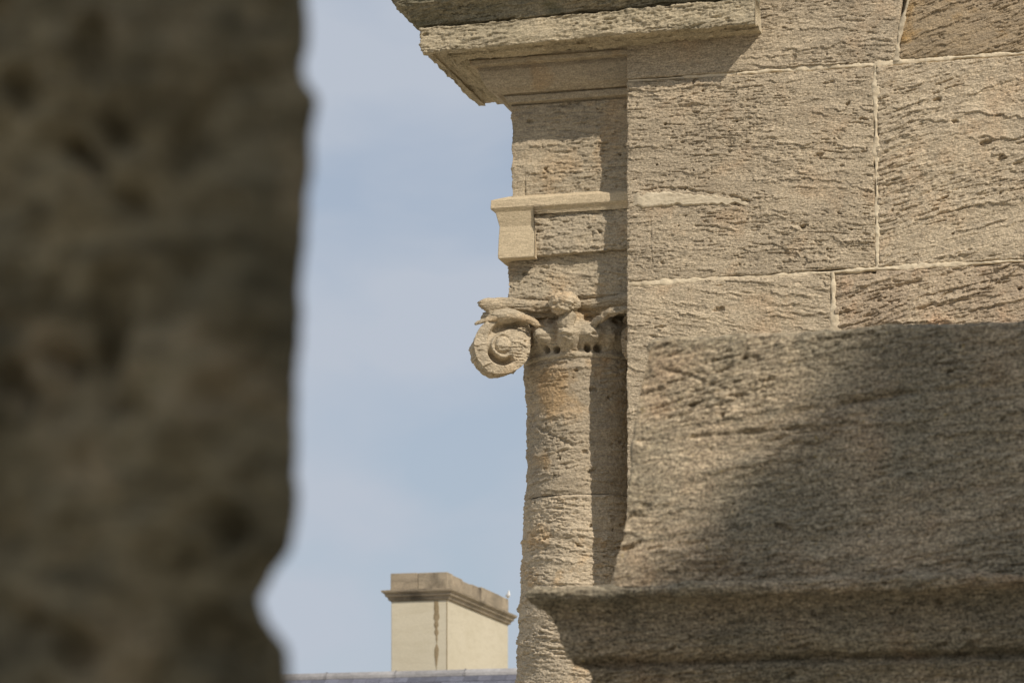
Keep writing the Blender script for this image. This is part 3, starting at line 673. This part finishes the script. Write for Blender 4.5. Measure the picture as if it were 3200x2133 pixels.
# cap course of separate stones along front and right side
xs = [hx0 - 0.01, hx0 + (hx1 - hx0) * 0.48, hx1 + 0.01]
boxm('cap_stone', xs[0], xs[1] - 0.008, HY - 0.01, HY + 0.45, chz2 + 0.02, chz3, M_cap, chim, bev=0.015)
boxm('cap_stone', xs[1], xs[2], HY - 0.006, HY + 0.45, chz2 + 0.02, chz3 - 0.005, M_cap, chim, bev=0.015)
ys = np.linspace(HY + 0.458, HY + Lc, 7)
for i in range(6):
    dz = [-.02, -.055, -.03, 0.0, 0.0, -.01][i]
    boxm('cap_stone', hx0, hx1 + 0.01 + 0.004 * (i % 2), ys[i], ys[i + 1] - 0.008, chz2 + 0.02, chz3 + dz, M_cap, chim, bev=0.02)
# stain strip down the front: irregular crust
def stain():
    z = np.linspace(chz0 + 0.5, chz1 - 0.02, 90); v = np.linspace(-1, 1, 7)
    xc = at(1364, 1950, HY)[0] + 0.02 * noise(z * 2, 0, 0); w_ = 0.075 * (0.6 + 1.9 * fbm(z * 2.2, 5, 0, 3)) * np.clip((z - z[0]) / 1.0, 0.2, 1)
    P = np.zeros((90, 7, 3)); P[..., 0] = xc[:, None] + np.maximum(w_, 0.008)[:, None] * v; P[..., 1] = HY - 0.004 - 0.006 * (1 - v ** 2)[None]; P[..., 2] = z[:, None]
    return grid('stain_crust', P, M_stain, chim, flip=True)
stain()
boxm('corner_joint', hx1 - 0.012, hx1 + 0.004, HY - 0.004, HY + 0.014, chz0, chz1, M_stain, chim)
# roof
RY = 66.0
rz = at(1300, 2096, RY)[2]; rxa, rxb = at(600, 2096, RY)[0], at(2300, 2096, RY)[0]
pitch = math.radians(38)
sl = 3.2
v = np.array([(rxa, RY, rz - .05), (rxb, RY, rz - .05), (rxb, RY - sl * math.cos(pitch), rz - .05 - sl * math.sin(pitch)), (rxa, RY - sl * math.cos(pitch), rz - .05 - sl * math.sin(pitch)),
              (rxb, RY + sl * math.cos(pitch), rz - .05 - sl * math.sin(pitch)), (rxa, RY + sl * math.cos(pitch), rz - .05 - sl * math.sin(pitch))])
roof = mesh('roof', v, [0, 3, 2, 1, 0, 1, 4, 5, 0, 5, 3, 1, 2, 4, 3, 5, 4, 2], [0, 4, 8, 11, 14], M_slate, house, False, base_of(house))
ru = 1.5; k = 0; x = rxa
rs_ = np.random.RandomState(3)
while x < rxb:
    a = np.linspace(-70, 250, 12)
    seg_ = []
    for xx, r_ in ((x, .115), (x + ru - .03, .115), (x + ru - .03, .13), (x + ru - .003, .13)):
        seg_.append([(xx, RY - math.cos(math.radians(q)) * r_ * 1.1, rz - .10 + math.sin(math.radians(q)) * r_) for q in a])
    grid('ridge_tile', np.array(seg_), M_lead, roof, wrap=False, smooth=False)
    x += ru
sw, sh = 0.3, 0.24
for r_ in range(4):
    x = rxa + (r_ % 2) * sw / 2; j = 0
    while x < at(1750, 2096, RY)[0]:
        if x > at(850, 2096, RY)[0]:
            t0, t1 = 0.09 + r_ * sh, 0.09 + (r_ + 1) * sh + 0.03
            y0, y1 = RY - t0 * math.cos(pitch), RY - t1 * math.cos(pitch)
            z0_, z1_ = rz - .05 - t0 * math.sin(pitch) + 0.006, rz - .05 - t1 * math.sin(pitch) + 0.022 + rs_.uniform(0, .006)
            vv = [(x + .004, y0, z0_), (x + sw - .004, y0, z0_), (x + sw - .004, y1, z1_), (x + .004, y1, z1_)]
            vv += [(p[0], p[1], p[2] - 0.01) for p in vv]
            mesh('slate', vv, [0,3,2,1, 4,5,6,7, 0,1,5,4, 1,2,6,5, 2,3,7,6, 3,0,4,7], np.arange(6) * 4, M_slate, roof, False, base_of(roof))
        x += sw
boxm('wall', rxa + .3, rxb - .3, RY - sl * math.cos(pitch) + .35, RY + sl * math.cos(pitch) + 4, 0, rz - sl * math.sin(pitch) - .05, M_stucco, house)

# small white bird on the far end of the chimney
gy = HY + Lc - 0.2; gp = at(1588, 1856, gy)
gull = thing('bird', (gp[0], gy, chz3), 'tiny white bird perched on the far end of the chimney top', 'bird')
GS = 0.55; gdir = np.array([0.45, -0.89, 0])
def gw(l, s_, u): return np.array([gp[0], gy, chz3]) + GS * (gdir * l + np.array([0.89, 0.45, 0]) * s_ + np.array([0, 0, 1.0]) * u)
def gb(name, c, r, mat, n=14):
    th = np.linspace(.05, math.pi - .05, n); ph = np.linspace(0, 2 * math.pi, 2 * n, endpoint=False)
    D = np.stack([np.sin(th)[:, None] * np.cos(ph), np.sin(th)[:, None] * np.sin(ph), np.cos(th)[:, None] * np.ones_like(ph)], -1) * np.array(r)
    P = np.array([[gw(c[0] + d[0], c[1] + d[1], c[2] + d[2]) for d in row] for row in D])
    return grid(name, P, mat, gull, wrap=True, caps=(0, -1))
def gull_body():
    # one skin: tail, body, breast, neck, head
    c = [(-.24, .10), (-.16, .115), (-.08, .13), (0, .15), (.06, .18), (.095, .225), (.11, .27), (.125, .30), (.14, .315), (.165, .312)]
    r = [.012, .04, .07, .085, .08, .055, .042, .042, .036, .008]
    P = []; C = np.array(c); T = np.gradient(C, axis=0); T /= np.linalg.norm(T, axis=1)[:, None]
    for p, t, q in zip(C, T, r):
        P.append([gw(p[0] - t[1] * q * math.sin(f), q * math.cos(f), p[1] - .05 + t[0] * q * math.sin(f)) for f in np.linspace(0, 2 * math.pi, 16, endpoint=False)])
    grid('body', np.array(P), M_white, gull, wrap=True, caps=(0, -1))
gull_body()
for s_ in (-1, 1): gb('wing', (-.08, .068 * s_, .10), (.14, .02, .045), M_white)
gb('beak', (.19, 0, .255), (.03, .008, .008), M_beak, 8)
for s_ in (-.025, .025):
    q = gw(0, s_, 0); boxm('leg', q[0] - .004, q[0] + .004, q[1] - .004, q[1] + .004, chz3 - .01, chz3 + .05, M_beak, gull)

# ------------------------------------------------------------------ tall building outside the frame at the right, whose shade falls on the pier and the near block
pA = at(2700, 1010, MY + 0.13)
BX = 11.0; BH = pA[2] + 1.3 / 1.2 * (BX - 0.1 - pA[0])
nb = thing('tall_building', (BX, -6, 0), 'tall plain stone building across the yard from the near block', 'building')
boxm('wall', BX, BX + 9, -13, -1.0, 0, BH - 0.25, M_wall, nb)
boxm('coping', BX - 0.1, BX + 9.1, -13.1, -0.9, BH - 0.24, BH, M_corn, nb, bev=0.02)
for fz in (1.2, 5.0, 8.8, 12.4):
    for fy in (-11.5, -8.5, -5.5, -2.6):
        f = boxm('window', BX - 0.04, BX + 0.05, fy - .55, fy + .55, fz, fz + 1.9, M_white, nb)
        for a_, b_ in ((-.48, -.03), (.03, .48)):
            for c_, d_ in ((.08, .92), (.98, 1.82)):
                boxm('pane', BX - .055, BX - .03, fy + a_, fy + b_, fz + c_, fz + d_, M_slate, f)
